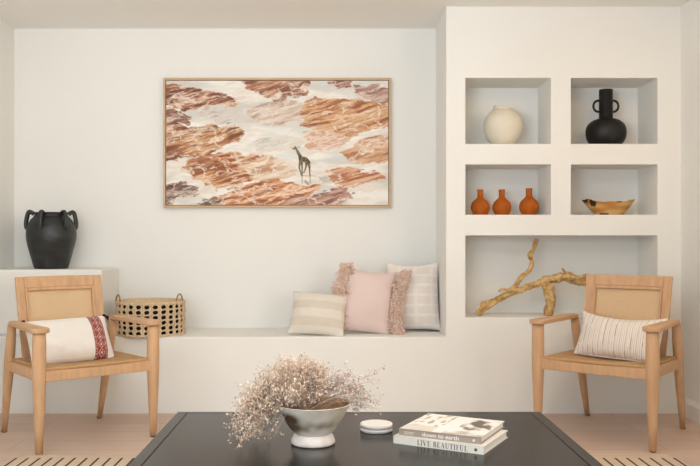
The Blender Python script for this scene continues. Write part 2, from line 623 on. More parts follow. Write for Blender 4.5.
def print_colors(U, V):
    """U, V arrays 0..1 (left to right, top to bottom) -> sRGB 0..255."""
    X = 47 + U * 621
    Y = 43 + V * 350
    wx = X + (fbm(X / 60, Y / 34, 4, 11) - .5) * 44 + (fbm(X / 16, Y / 10, 3, 12) - .5) * 16
    wy = Y + (fbm(X / 60, Y / 34, 4, 13) - .5) * 26 + (fbm(X / 16, Y / 10, 3, 14) - .5) * 10
    base = np.array([243, 239, 231.])
    cool = np.array([214, 216, 210.])
    blush = np.array([226, 204, 186.])
    t = np.clip((fbm(X / 120, Y / 30, 4, 21) - .42) * 4, 0, 1)[..., None]
    C = base * (1 - t) + cool * t
    st = 1 - np.abs(fbm(wx / 90 + wy / 60, wy / 16, 4, 22) - .5) * 9
    st = np.clip(st, 0, 1)[..., None] * 0.40
    C = C * (1 - st) + blush * st
    # a warp for the flow of the sediment inside the islands
    ang = -0.27
    X2 = X + (wx - X) * .15
    Y2 = Y + (wy - Y) * .45
    a = X2 * np.cos(ang) + Y2 * np.sin(ang)
    b = -X2 * np.sin(ang) + Y2 * np.cos(ang)
    tone = fbm(a / 60, b / 7, 6, 31)
    tone = np.clip((tone - .5) * 3.4 + .50, 0, 1)
    fine = fbm(a / 26, b / 3.4, 3, 37)
    tone = np.clip(tone + (fine - .5) * 1.1, 0, 1)
    vein = np.clip(1 - np.abs(fbm(a / 110, b / 14, 5, 32) - .5) * 20, 0, 1)
    vein2 = np.clip(1 - np.abs(fbm(wx / 90 + wy / 90, wy / 40, 4, 33) - .5) * 30, 0, 1)
    edge = (fbm(X / 14, Y / 6, 3, 34) - .5) * 12 + (fbm(a / 50, b / 9, 4, 35) - .5) * 17 + 4
    far = np.clip((fbm(a / 70, b / 12, 4, 38) - .50) * 5, 0, 1)[..., None] * .20
    C = C * (1 - far) + np.array([206, 182, 164.]) * far
    for poly, dk, md, lt, k in ISLANDS:
        sd = poly_sd(wx, wy, poly) + edge
        m = np.clip(sd / 3.5 + .5, 0, 1) * k
        dk, md, lt = np.array(dk, float), np.array(md, float), np.array(lt, float)
        tt = tone[..., None]
        c = np.where(tt < .5, dk + (md - dk) * tt * 2, md + (lt - md) * (tt - .5) * 2)
        vv = np.clip(np.maximum(vein * .8, vein2 * .9), 0, 1)[..., None]
        c = c * (1 - vv) + np.array([244, 233, 220.]) * vv
        C = C * (1 - m[..., None]) + c * m[..., None]
    # the giraffe and its reflection
    def cap(x0, y0, x1, y1, r0, r1):
        ex, ey = x1 - x0, y1 - y0
        t = np.clip(((X - x0) * ex + (Y - y0) * ey) / (ex * ex + ey * ey), 0, 1)
        d = np.hypot(X - x0 - t * ex, Y - y0 - t * ey) - (r0 + (r1 - r0) * t)
        return np.clip(.6 - d / 1.6, 0, 1)
    g = np.zeros_like(X)
    for s in ((403, 236, 408, 231, 1.6, 2.4), (407, 228, 408, 231, .8, 1.2), (408, 231, 424, 260, 2.2, 5.2),
              (424, 262, 436, 266, 6.5, 7.5), (436, 266, 445, 274, 7.5, 5.5),
              (422, 266, 419, 288, 3.2, 1.7), (419, 288, 425, 309, 1.7, 1.3), (426, 268, 427, 290, 3.4, 1.9),
              (427, 290, 427, 310, 1.8, 1.6), (440, 272, 437, 290, 3.8, 1.8), (437, 290, 432, 302, 1.7, 1.2),
              (446, 275, 448, 292, 3.8, 1.8), (448, 292, 449, 310, 1.8, 1.4), (448, 274, 450, 288, 1.0, .8)):
        g = np.maximum(g, cap(*s))
    spots = (fbm(X / 3.2, Y / 3.2, 2, 41) > .52)[..., None]
    gc = np.where(spots, np.array([78, 68, 48.]), np.array([128, 116, 86.]))
    C = C * (1 - g[..., None]) + gc * g[..., None]
    r = np.zeros_like(X)
    for s in ((427, 312, 427, 330, 1.5, 1.2), (449, 312, 450, 332, 1.6, 1.2), (436, 326, 444, 334, 3, 3)):
        r = np.maximum(r, cap(*s))
    r = r[..., None] * .55
    C = C * (1 - r) + np.array([140, 116, 76.]) * r
    sh = (cap(430, 310.5, 466, 311.5, .8, .5) * .5)[..., None]
    C = C * (1 - sh) + np.array([120, 120, 110.]) * sh
    return C


def picture():
    x0, x1, z0, z1 = -1.1253, 0.3413, 1.229, 2.064
    t = thing('framed_picture', 'large framed aerial print of rust coloured river flats with a giraffe on the wall', 'picture',
              ((x0 + x1) / 2, YB, (z0 + z1) / 2))
    W, H, d, fw = (x1 - x0) / 2, (z1 - z0) / 2, 0.042, 0.013
    bm = bmesh.new()
    box(bm, (-W, -d, -H), (-W + fw, 0, H))
    box(bm, (W - fw, -d, -H), (W, 0, H))
    box(bm, (-W + fw, -d, H - fw), (W - fw, 0, H))
    box(bm, (-W + fw, -d, -H), (W - fw, 0, -H + fw))
    obj('frame', bm, M['frame'], t)
    obj('backing', B((-W + fw, -0.012, -H + fw), (W - fw, -0.002, H - fw)), M['frame_back'], t)
    g = 0.004
    w2, h2 = W - fw - g, H - fw - g
    nx, ny = 440, 248
    u, v = np.meshgrid(np.linspace(0, 1, nx), np.linspace(0, 1, ny))
    C = np.clip(print_colors(u, v), 0, 255) / 255.0
    C = np.where(C <= .04045, C / 12.92, ((C + .055) / 1.055) ** 2.4)
    verts = [(-w2 + 2 * w2 * a, -0.034, h2 - 2 * h2 * b) for a, b in zip(u.ravel(), v.ravel())]
    n = nx * ny
    faces = []
    for j in range(ny - 1):
        for i in range(nx - 1):
            k = j * nx + i
            faces.append((k, k + nx, k + nx + 1, k + 1))
    # canvas edge and back
    c0, c1, c2, c3 = 0, nx - 1, n - 1, n - nx
    for k in (c0, c1, c2, c3):
        x, y, z = verts[k]
        verts.append((x, -0.012, z))
    top = list(range(0, nx))
    right = [j * nx + nx - 1 for j in range(ny)]
    bottom = [n - 1 - i for i in range(nx)]
    left = [n - nx - j * nx for j in range(ny)]
    for edge, a, b in ((top, n, n + 1), (right, n + 1, n + 2), (bottom, n + 2, n + 3), (left, n + 3, n)):
        faces.append(tuple(edge) + (b, a))
    faces.append((n, n + 1, n + 2, n + 3))
    p = obj('print', (verts, faces), M['print'], t)
    at = p.data.color_attributes.new('dye', 'FLOAT_COLOR', 'POINT')
    rgba = np.ones((len(verts), 4), np.float32)
    rgba[:n, :3] = C.reshape(-1, 3)
    at.data.foreach_set('color', rgba.ravel())


picture()


# ------------------------------------------------------------------ armchairs
CH_GROUP = 'pair of oak and cane armchairs'


def make_chair(label):
    t = thing('armchair', label, 'chair', group=CH_GROUP)
    # front legs: round, tapering to the foot
    for s in (-1, 1):
        pts = [(s * .295, -.30, z) for z in (0.006, .12, .25, .34, .42, .52, .582)]
        l = obj('leg', tube(bmesh.new(), pts, [.0175, .022, .0275, .031, .0325, .0315, .030], 16), M['oak'], t, True)
        obj('foot_glide', tube(bmesh.new(), [(s * .295, -.30, 0), (s * .295, -.30, .007)], [.012, .0165], 12), M['glide'], l, True)
    for s in (-1, 1):
        zs = (0.006, .12, .25, .36, .48, .582)
        pts = [(s * (.265 + .012 * z / .6), .300 - .165 * z / .6, z) for z in zs]
        l = obj('leg', tube(bmesh.new(), pts, [.0165, .0215, .027, .031, .030, .026], 16, sx=.82), M['oak'], t, True)
        obj('foot_glide', tube(bmesh.new(), [(s * .265, .300, 0), (s * .265, .299, .008)], [.012, .0165], 12), M['glide'], l, True)
    # arms: a paddle, wide in front, narrow behind
    for s in (-1, 1):
        out = []
        for k in range(9):
            a = math.pi + math.pi * k / 8
            out.append((s * .293 + .044 * math.cos(a), -.306 + .040 * math.sin(a)))
        out += [(s * .290 + .040, -.20), (s * .282 + .031, -.05), (s * .274 + .026, .10)]
        for k in range(5):
            a = math.pi * k / 4
            out.append((s * .274 + .026 * math.cos(a), .125 + .024 * math.sin(a)))
        out += [(s * .274 - .026, .10), (s * .282 - .031, -.05), (s * .290 - .040, -.20)]
        o = obj('armrest', prism(bmesh.new(), out, .580, .604), M['oak_arm'], t)
        bevel(o, .006, 3)
    # seat frame
    bm = bmesh.new()
    def front(u, v):
        return (u * .275, -.300,   .346 + v * .053 - .005 * (1 - u * u) * v), (0, -1, 0)
    slab(bm, front, -1, 1, 0, 1, 12, 2, .030)
    def rear(u, v):
        return (u * .255, .185, .338 + v * .050), (0, -1, 0)
    slab(bm, rear, -1, 1, 0, 1, 2, 1, .026)
    for s in (-1, 1):
        def side(u, v, s=s):
            return (s * (.279 - .004 * (u + 1)), -.28 + (u + 1) / 2 * .465, .343 + v * .053 - .004 * (u + 1) / 2), (s, 0, 0)
        slab(bm, side, -1, 1, 0, 1, 4, 1, .024)
    o = obj('seat_frame', bm, M['oak'], t)
    bevel(o, .004, 2)
    bm = bmesh.new()
    def seat(u, v):
        dip = .020 * (1 - u * u) * (1 - (2 * v - 1.1) ** 2 * .8)
        return (u * .268, -.303 + v * .485, .404 - dip - .006 * v), (0, 0, 1)
    slab(bm, seat, -1, 1, 0, 1, 20, 16, .016)
    o = obj('seat', bm, M['oak_seat'], t, True)
    bevel(o, .004, 2)
    # backrest frame with a cane panel
    def back(u, v):
        x = u * (.228 + .008 * v)
        y = .140 + .105 * v - .020 * (u * u)
        z = .375 + .448 * v
        return (x, y, z), (0.16 * u, -1, .27)
    bm = bmesh.new()
    slab(bm, back, -1, -.80, 0, 1, 3, 10, .026)
    slab(bm, back, .80, 1, 0, 1, 3, 10, .026)
    slab(bm, back, -.80, .80, .865, 1, 14, 3, .026)
    slab(bm, back, -.80, .80, .30, .40, 14, 2, .026)
    fr = obj('backrest', bm, M['oak'], t)
    bevel(fr, .005, 2)
    bm = bmesh.new()
    def back2(u, v):
        p, n = back(u, v)
        n = Vector(n).normalized()
        return Vector(p) + n * .009, n
    slab(bm, back2, -.80, -.745, .40, .865, 2, 8, .018)
    slab(bm, back2, .745, .80, .40, .865, 2, 8, .018)
    slab(bm, back2, -.745, .745, .828, .865, 12, 1, .018)
    slab(bm, back2, -.745, .745, .40, .437, 12, 1, .018)
    o = obj('cane_beading', bm, M['oak'], fr)
    bevel(o, .004, 2)
    bm = bmesh.new()
    slab(bm, back, -.81, .81, .39, .87, 14, 10, .004)
    obj('cane_panel', bm, M['cane'], fr, True)
    return t


left_chair = make_chair('oak armchair with cane back below the black jar, red banded cushion on its seat')
left_chair.location = (-1.378, 4.296, 0)
left_chair.rotation_euler = (0, 0, math.radians(39.8))
right_chair = copy_tree(left_chair)
right_chair['label'] = 'oak armchair with cane back in front of the niche wall, striped cushion on its seat'
right_chair.location = (1.469, 4.362, 0)
right_chair.rotation_euler = (0, 0, math.radians(-38.5))


# ------------------------------------------------------------------ cushions
def pillow_mesh(w, h, t, nx=72, ny=48, pinch=.07, seed=0, wrinkle=.006, sag=0.0):
    """Stuffed cushion standing in its own x-z plane, base at z = 0."""
    rnd = Vector((seed * 3.7, seed * 1.3, seed * 2.1))
    verts, faces = [], []
    for side in (-1, 1):
        for j in range(ny + 1):
            for i in range(nx + 1):
                u, v = -1 + 2 * i / nx, -1 + 2 * j / ny
                px = w / 2 * u * (1 - pinch * (1 - v * v) * abs(u) ** 3)
                pz = h / 2 * v * (1 - pinch * (1 - u * u) * abs(v) ** 3)
                th = t / 2 * max(0, (1 - abs(u) ** 2.6)) ** .62 * max(0, (1 - abs(v) ** 2.6)) ** .62
                e = (1 - u ** 8) * (1 - v ** 8)
                nz = mnoise.noise(Vector((px * 9, side * 2.0, pz * 9)) + rnd) + .5 * mnoise.noise(Vector((px * 22, side * 2.0, pz * 22)) + rnd)
                th = th + wrinkle * nz * max(0, e)
                if side > 0:
                    th = max(th, .001)
                if sag and v > 0:
                    pz -= sag * (1 - u * u) * v
                verts.append((px, side * max(th, 0.0005 if e > 0 else 0), pz + h / 2))
        o = 0 if side < 0 else (nx + 1) * (ny + 1)
        for j in range(ny):
            for i in range(nx):
                k = o + j * (nx + 1) + i
                f = (k, k + 1, k + nx + 2, k + nx + 1)
                faces.append(f if side < 0 else tuple(reversed(f)))
    bm = bmesh.new()
    vs = [bm.verts.new(v) for v in verts]
    for f in faces:
        bm.faces.new([vs[i] for i in f])
    bmesh.ops.remove_doubles(bm, verts=bm.verts, dist=.0004)
    return bm


def place(t, loc, rz, tilt, roll=0.0):
    t.location = loc
    t.rotation_mode = 'XYZ'
    m = Matrix.Rotation(rz, 3, 'Z') @ Matrix.Rotation(-tilt, 3, 'X') @ Matrix.Rotation(roll, 3, 'Y')
    t.rotation_euler = m.to_euler()


CU_GROUP = 'scatter cushions on the bench and chairs'


def chair_point(chair, x, y, z):
    a = chair.rotation_euler.z
    return (chair.location.x + x * math.cos(a) - y * math.sin(a), chair.location.y + x * math.sin(a) + y * math.cos(a), z)


def red_band_cushion():
    W, H = .44, .25
    t = thing('lumbar_cushion', 'white oblong cushion with a dark red patterned band on the left armchair', 'cushion', group=CU_GROUP)
    c = obj('cover', pillow_mesh(W, H, .15, 180, 90, .03, 1, .005), M['dye'], t, True)
    xb, hw = .138, .037
    def dye(co, i):
        x, z = co.x - xb, co.z - H / 2
        base = (238, 233, 226)
        if abs(x) > hw:
            return base
        red, pale = (138, 44, 40), (226, 196, 184)
        ax = abs(x)
        if ax > hw - .003:
            return red
        if ax > hw - .010:
            return pale if math.sin(z * 520) > .55 else red
        if ax > hw - .013:
            return pale if int(z * 400) % 2 else red
        c = (z / .040 + 100) % 1 - .5
        d = abs(c) * 2 + ax / .022
        if d < .38:
            return pale
        if .80 < d < 1.02:
            return pale
        if 1.5 < d < 1.66:
            return (198, 130, 118)
        return red
    colors(c, dye)
    rnd = random.Random(4)
    for sx in (-1, 1):
        for v in (0, 1):
            bm = bmesh.new()
            p0 = Vector((sx * (W / 2 - .004), 0, v * H))
            box_r = .010
            lathe(bm, [(.002, -.009), (.008, -.006), (.010, 0), (.008, .006), (.002, .009)], 8, off=p0)
            for k in range(14):
                d = Vector((sx * (.6 + .4 * rnd.random()), -.4 + rnd.uniform(-.5, .5), -.5 + rnd.uniform(-.4, .3))).normalized()
                tube(bm, [p0, p0 + d * .012, p0 + d * .026 + Vector((0, 0, -.008))], [.003, .0026, .0016], 4)
            tl = obj('tassel', bm, M['tassel'], t, True)
            tl['label'] = 'small dark red corner tassel'
    return t


t = red_band_cushion()
place(t, chair_point(left_chair, -.030, -.075, .390), left_chair.rotation_euler.z, math.radians(30), math.radians(-1))


def striped_cushion():
    W, H = .455, .255
    t = thing('lumbar_cushion', 'ivory oblong cushion with thin brown upright stripes on the right armchair', 'cushion', group=CU_GROUP)
    c = obj('cover', pillow_mesh(W, H, .14, 200, 60, .06, 2, .006, sag=.028), M['dye'], t, True)
    def dye(co, i):
        x = co.x + .0012 * mnoise.noise(Vector((co.x * 8, 0, co.z * 10)))
        k = (x / .0285 + 50) % 1
        base = (238, 232, 224)
        if k < .10:
            return (180, 152, 132)
        if .28 < k < .36:
            return (216, 202, 188)
        if .62 < k < .69:
            return (204, 190, 180)
        return base
    colors(c, dye)
    e = obj('seam', tube(bmesh.new(), [(W / 2 * u * .985, 0, .004 - .0 * u) for u in (-1, -.5, 0, .5, 1)], .003, 6), M['white_book'], t, True)
    return t


t = striped_cushion()
place(t, chair_point(right_chair, .030, -.075, .398), right_chair.rotation_euler.z, math.radians(27), math.radians(2))


def stripe_bench_cushion():
    W, H = .335, .275
    t = thing('lumbar_cushion', 'small beige cushion with broad pale stripes, leftmost on the bench', 'cushion', group=CU_GROUP)
    c = obj('cover', pillow_mesh(W, H, .13, 72, 72, .05, 3, .006), M['dye'], t, True)
    def dye(co, i):
        z = co.z / H
        a, b = (217, 207, 192), (229, 221, 209)
        k = .5 + .5 * math.tanh(9 * math.sin(z * 2 * math.pi * 2.6 + .6))
        return mix(a, b, k)
    colors(c, dye)
    return t


t = stripe_bench_cushion()
place(t, (-.133, 4.885, .453), math.radians(-4), math.radians(26), math.radians(4))


def fringe_mesh(x0, W, H, seed, edge):
    """Thick curly loops in a band along one side of the pillow."""
    rnd = random.Random(seed)
    bm = bmesh.new()
    for k in range(900):
        v = rnd.random()
        cx = edge(v) + rnd.gauss(0, .018)
        p = Vector((cx, rnd.gauss(-.040, .016), v * H))
        r = rnd.uniform(.007, .013)
        ax = Vector((rnd.gauss(0, 1), rnd.gauss(0, 1), rnd.gauss(0, 1))).normalized()
        q = ax.to_track_quat('Z', 'Y').to_matrix()
        span = rnd.uniform(3.5, 6.0)
        pts = [p + q @ Vector((r * math.cos(span * s / 7), r * math.sin(span * s / 7), .008 * (s / 7 - .5))) for s in range(8)]
        tube(bm, pts, .0036, 4)
    return bm


def pink_cushion():
    W, H = .325, .405
    t = thing('square_cushion', 'blush pink square cushion with curly fringe down both sides, middle of the bench', 'cushion', group=CU_GROUP)
    c = obj('cover', pillow_mesh(W, H, .17, 72, 72, .05, 5, .007, sag=.012), M['dye'], t, True)
    colors(c, lambda co, i: mix((226, 203, 196), (232, 212, 206), .5 + .5 * mnoise.noise(co * 6)))
    f = obj('fringe', fringe_mesh(0, W, H, 7, lambda v: W / 2 + .006 + .046 * (abs(v - .45) / .5) ** 1.5), M['fringe'], t, True)
    f['label'] = 'band of curly blush wool loops'
    f = obj('fringe', fringe_mesh(0, W, H, 8, lambda v: -W / 2 - .004 - .012 * math.cos((v - .5) * 6)), M['fringe'], t, True)
    f['label'] = 'band of curly blush wool loops'
    return t


t = pink_cushion()
place(t, (.160, 4.985, .454), math.radians(4), math.radians(15), math.radians(7))


def cream_cushion():
    W, H = .33, .435
    t = thing('square_cushion', 'cream square cushion with faint woven checks, in the corner by the niche wall', 'cushion', group=CU_GROUP)
    c = obj('cover', pillow_mesh(W, H, .16, 80, 80, .06, 9, .007, sag=.012), M['dye'], t, True)
    def dye(co, i):
        a, b = (240, 228, 218), (247, 242, 236)
        k = 0
        if abs(((co.z / .062 + 50) % 1) - .5) < .13 and co.x > -.06:
            k = .9
        if abs(((co.x / .10 + 50.3) % 1) - .5) < .12:
            k = max(k, .6)
        return mix(a, b, k)
    colors(c, dye)
    return t


t = cream_cushion()
place(t, (.474, 5.11, .453), math.radians(-8), math.radians(11), math.radians(-2))

# ------------------------------------------------------------------ black jar
def black_jar():
    t = thing('handled_jar', 'big black earthenware jar with loop handles on the raised ledge', 'jar', (-1.783, 5.10, .842))
    prof = smooth_prof([(.096, 0), (.104, .012), (.124, .085), (.145, .165), (.150, .215), (.144, .258), (.124, .300), (.104, .322), (.098, .334), (.103, .348)], 5)
    prof = [(max(p.x, .001), p.y) for p in prof]
    inner = [(.094, .350), (.088, .338), (.092, .318), (.118, .29), (.12, .15), (.08, .03)]
    def wob(p, a):
        k = 1 + .012 * mnoise.noise(Vector((math.cos(a) * 1.5, math.sin(a) * 1.5, p.z * 8)))
        return Vector((p.x * k, p.y * k, p.z))
    obj('body', lathe(bmesh.new(), prof + inner, 56, fn=wob), M['jar'], t, True)
    for a in (19, 199, 263, 325):
        a = math.radians(a)
        d = Vector((math.cos(a), math.sin(a), 0))
        pts = smooth_prof([d * .100 + Vector((0, 0, .338)), d * .122 + Vector((0, 0, .351)), d * .134 + Vector((0, 0, .346)),
                           d * .143 + Vector((0, 0, .312)), d * .147 + Vector((0, 0, .275)), d * .141 + Vector((0, 0, .245))], 4)
        o = obj('handle', tube(bmesh.new(), pts, .0112, 10, sx=1.3), M['jar'], t, True)
    return t


black_jar()


# ------------------------------------------------------------------ woven basket
def basket():
    R, H = .200, .197
    t = thing('woven_basket', 'round woven straw basket with black checks and two loop handles on the bench', 'basket', (-1.140, 4.985, .4505))
    # dark woven wall, hollow
    prof = [(R - .012, .004), (R - .006, .004), (R - .004, H), (R - .0075, H), (R - .0085, .012), (R - .012, .006)]
    obj('dark_weave', lathe(bmesh.new(), prof, 48), M['dark_straw'], t, True)
    obj('lining', lathe(bmesh.new(), [(R - .009, .004), (R - .009, H), (R - .013, H), (R - .016, .012), (.01, .012)], 48), M['straw'], t, True)
    bm = bmesh.new()
    NV = 26
    for k in range(NV):
        a = 2 * math.pi * (k + .5) / NV
        for s in (-1, 1):
            pts = []
            for j in range(25):
                z = .006 + (H - .012) * j / 24
                ph = j / 24 * math.pi * 6
                aa = a + s * (.034 + .024 * math.cos(ph * 2)) 
                r = R + .003 + .003 * math.sin(ph + s)
                pts.append((r * math.cos(aa), r * math.sin(aa), z))
            tube(bm, pts, .0062, 5)
    for j in range(7):
        z = .006 + (H - .012) * j / 6
        pts = []
        for i in range(120):
            a = 2 * math.pi * i / 120
            r = R + .002 + .003 * math.sin(a * NV)
            pts.append((r * math.cos(a), r * math.sin(a), z + .002 * math.sin(a * NV * 2)))
        tube(bm, pts, .0052, 5, closed=True)
    obj('straw_lattice', bm, M['straw'], t, True)
    bm = bmesh.new()
    for z in (.006, H):
        for d in (-.004, .004):
            pts = []
            for i in range(160):
                a = 2 * math.pi * i / 160
                pts.append(((R + .002 + .004 * math.sin(a * 50 + d * 800)) * math.cos(a), (R + .002 + .004 * math.sin(a * 50 + d * 800)) * math.sin(a), z + d * math.cos(a * 50)))
            tube(bm, pts, .0062, 6, closed=True)
    obj('rim', bm, M['straw'], t, True)
    for a in (math.radians(213), math.radians(-19)):
        c = Vector((R * math.cos(a), R * math.sin(a), H - .004))
        tg = Vector((-math.sin(a), math.cos(a), 0))
        pts = [c + tg * (.036 * math.cos(b)) + Vector((0, 0, .052 * math.sin(b))) for b in [math.pi * k / 14 for k in range(15)]]
        obj('handle', tube(bmesh.new(), pts, .0048, 8), M['handle'], t, True)


basket()

# ------------------------------------------------------------------ niche objects
def moon_vase():
    t = thing('moon_vase', 'round cream vase with a small uneven neck in the top left niche', 'vase', (1.002, 4.98, 1.5855))
    prof = smooth_prof([(.052, 0), (.062, .006), (.098, .052), (.117, .115), (.110, .168), (.082, .208), (.060, .222), (.055, .229), (.058, .238)], 6)
    inner = [(.050, .239), (.046, .228), (.06, .212), (.1, .12), (.05, .02)]
    def wob(p, a):
        k = 1 + .025 * mnoise.noise(Vector((math.cos(a) * 1.2, math.sin(a) * 1.2, p.z * 10 + 5)))
        z = p.z + (.006 * math.exp(-((a - math.pi) / .5) ** 2) - .004 * math.cos(a) if p.z > .222 else 0)
        return Vector((p.x * k, p.y * k, z))
    obj('body', lathe(bmesh.new(), [(p.x, p.y) for p in prof] + inner, 48, fn=wob), M['cream'], t, True)


moon_vase()


def ring_vase():
    t = thing('ring_handled_vase', 'black vase with a tall ribbed neck and two ring handles in the top right niche', 'vase', (1.627, 4.98, 1.5855))
    prof = smooth_prof([(.060, 0), (.084, .005), (.110, .040), (.1195, .084), (.112, .126), (.084, .156), (.054, .168), (.0405, .174)], 6)
    obj('body', lathe(bmesh.new(), [(p.x, p.y) for p in prof] + [(.03, .174)], 48), M['black'], t, True)
    pr = []
    n = 60
    for k in range(n + 1):
        z = .165 + (.347 - .165) * k / n
        pr.append((.0400 + .0012 * (k % 2), z))
    pr += [(.034, .347), (.033, .25), (.033, .175)]
    nk = obj('neck', lathe(bmesh.new(), pr, 36), M['black'], t)
    for s in (-1, 1):
        pts = [(s * (.046 + .030 * math.cos(b)), 0, .247 + .034 * math.sin(b)) for b in [2 * math.pi * k / 28 for k in range(28)]]
        obj('ring_handle', tube(bmesh.new(), pts, .0070, 10, closed=True), M['black'], t, True)


ring_vase()


def bud_vase(label, x, k):
    t = thing('bud_vase', label, 'vase', (x, 4.98, 1.1687), group='burnt orange bud vases')
    prof = smooth_prof([(.030, 0), (.040, .004), (.054, .032), (.0565, .054), (.048, .080), (.030, .098), (.0195, .110), (.0180, .124), (.0185, .148), (.0200, .157)], 5)
    obj('body', lathe(bmesh.new(), [(p.x * k, p.y * k) for p in prof] + [(.015 * k, .157 * k), (.0145 * k, .12 * k), (.03 * k, .06 * k)], 36), M['terracotta'], t, True)


bud_vase('burnt orange bud vase nearest the left side of its niche', .864, 1.0)
bud_vase('burnt orange bud vase standing between the two others', .995, 1.0)
bud_vase('burnt orange bud vase set apart, right end of the row', 1.160, 1.05)


def wood_bowl():
    t = thing('wooden_bowl', 'hand carved raw wood bowl with pointed rim ends and dark knots in a niche', 'bowl', (1.646, 4.98, 1.1687))
    bm = bmesh.new()
    seg = 64
    def prof(k):  # outer then inner, fraction of the rim radius and height
        return [(.30, 0), (.50, 0), (.66, .30), (.82, .62), (.93, .85), (1.0, 1.0), (.95, 1.0), (.80, .72), (.55, .30), (.2, .22)][k]
    rings = []
    for k in range(10):
        fr, fz = prof(k)
        ring = []
        for i in range(seg):
            a = 2 * math.pi * i / seg
            # long pointed ends along x, dipped between
            e = abs(math.cos(a)) ** 2
            rx = .160 * fr * (1 + .04 * mnoise.noise(Vector((math.cos(a) * 2, math.sin(a) * 2, k * .3))))
            ry = .105 * fr
            hz = .078 + .020 * e + .008 * mnoise.noise(Vector((math.cos(a) * 3, math.sin(a) * 3, 1.7)))
            ring.append(bm.verts.new((rx * math.cos(a), ry * math.sin(a), fz * hz)))
        rings.append(ring)
    for a, b in zip(rings, rings[1:]):
        for i in range(seg):
            j = (i + 1) % seg
            bm.faces.new((a[i], a[j], b[j], b[i]))
    bm.faces.new(list(reversed(rings[0])))
    bm.faces.new(rings[-1])
    bmesh.ops.subdivide_edges(bm, edges=bm.edges[:], cuts=2, use_grid_fill=True)
    o = obj('shell', bm, M['wood_dye'], t, True)
    def dye(co, i):
        n = mnoise.noise(Vector((co.x * 9, co.y * 9, co.z * 30)))
        c = mix((222, 184, 124), (196, 130, 62), .5 + 1.2 * n)
        d1 = math.hypot((co.x + .118 + (co.z - .085) * .35) / .014, (co.z - .082) / .030)
        d2 = math.hypot((co.x + .045) / .028, (co.z - .004) / .008)
        d3 = math.hypot((co.x - .03) / .016, (co.z - .080) / .006)
        d4 = math.hypot((co.x + .15) / .010, (co.z - .09) / .02)
        if co.y < .03 and min(d1, d2, d4) < 1 or d3 < 1:
            c = (70, 46, 30)
        return c
    colors(o, dye)


wood_bowl()


def driftwood():
    Y0 = 4.97
    def P(px, py, d=0.0):
        Y = Y0 + d
        return Vector(((px - 338) * Y / F - 1.20, d, EYE - (py - 240) * Y / F - .564))
    t = thing('driftwood_branch', 'gnarled golden driftwood branch with a raised twig in the long low niche', 'driftwood', (1.20, Y0, .564))
    rnd = random.Random(2)
    def limb(pts, rad, seed, n=7, gn=.16):
        sp = smooth_prof(pts, n)
        # radii along the curve
        R = []
        for i in range(len(sp)):
            f = i / n
            k = min(int(f), len(rad) - 2)
            R.append(rad[k] + (rad[k + 1] - rad[k]) * (f - k))
        bm = tube(bmesh.new(), sp, R, 24)
        for vi, v in enumerate(bm.verts):
            q = min(range(len(sp)), key=lambda i: (sp[i] - v.co).length_squared)
            d = v.co - sp[q]
            nn = mnoise.noise(v.co * 26 + Vector((seed, 0, 0))) + .6 * mnoise.noise(v.co * 60 + Vector((0, seed, 0)))
            gr = .5 + .5 * math.sin((vi % 24) / 24 * 2 * math.pi * 5 + (vi // 24) * .22 + 2 * nn)
            v.co = sp[q] + d * (1 + gn * nn * 1.6 - .20 * gr ** 4)
        return bm
    trunk = [P(478.5, 313, -.04), P(484, 308.5, -.035), P(493, 302.5, -.02), P(505, 295.5, -.005), P(518, 290.5, 0), P(531, 286, .01), P(542, 281.5, .01),
             P(554, 278.5, 0), P(566, 277.5, 0), P(579, 280.5, .01), P(592, 283.5, .02), P(607, 290, .03), P(617, 296, .04)]
    obj('trunk', limb(trunk, [.022, .024, .019, .020, .021, .019, .024, .027, .030, .029, .027, .023, .014], 1, gn=.22), M['driftwood'], t, True)
    k = Vector((0, 0, 0))
    obj('branch', limb([P(543, 281, .0), P(548, 288, -.02), P(550.5, 300, -.03), P(549, 310, -.03), P(548.5, 315.0, -.03)], [.020, .034, .031, .029, .033], 5, gn=.16), M['driftwood'], t, True)
    obj('branch', limb([P(512, 291, 0), P(516, 284, -.01), P(522.5, 276.5, -.01), P(528, 271.5, 0), P(531.5, 266, .0), P(531, 259.5, 0), P(530.5, 255, -.01), P(533.5, 249, 0), P(535, 244, .01), P(536.5, 239.5, 0)],
                       [.020, .017, .016, .014, .016, .013, .017, .014, .014, .013], 9, gn=.26), M['driftwood'], t, True)
    obj('branch', limb([P(558, 281, -.02), P(565, 277, -.03), P(571, 278, -.03), P(580, 277.5, -.02), P(588, 274.5, -.01)], [.014, .017, .013, .011, .006], 12, gn=.3), M['driftwood'], t, True)
    obj('twig', limb([P(571, 278, -.03), P(567, 274, -.03), P(564, 271, -.03), P(562, 268, -.03)], [.013, .008, .006, .004], 14), M['driftwood'], t, True)
    obj('twig', limb([P(513, 291, -.02), P(507, 290, -.03), P(502, 289.5, -.03), P(498.5, 291.5, -.03)], [.013, .010, .009, .005], 16), M['driftwood'], t, True)
    obj('knot', limb([P(477.5, 314, -.045), P(480, 311, -.045), P(485, 304, -.035), P(493, 299, -.02)], [.016, .024, .019, .006], 18, gn=.3), M['driftwood'], t, True)


driftwood()


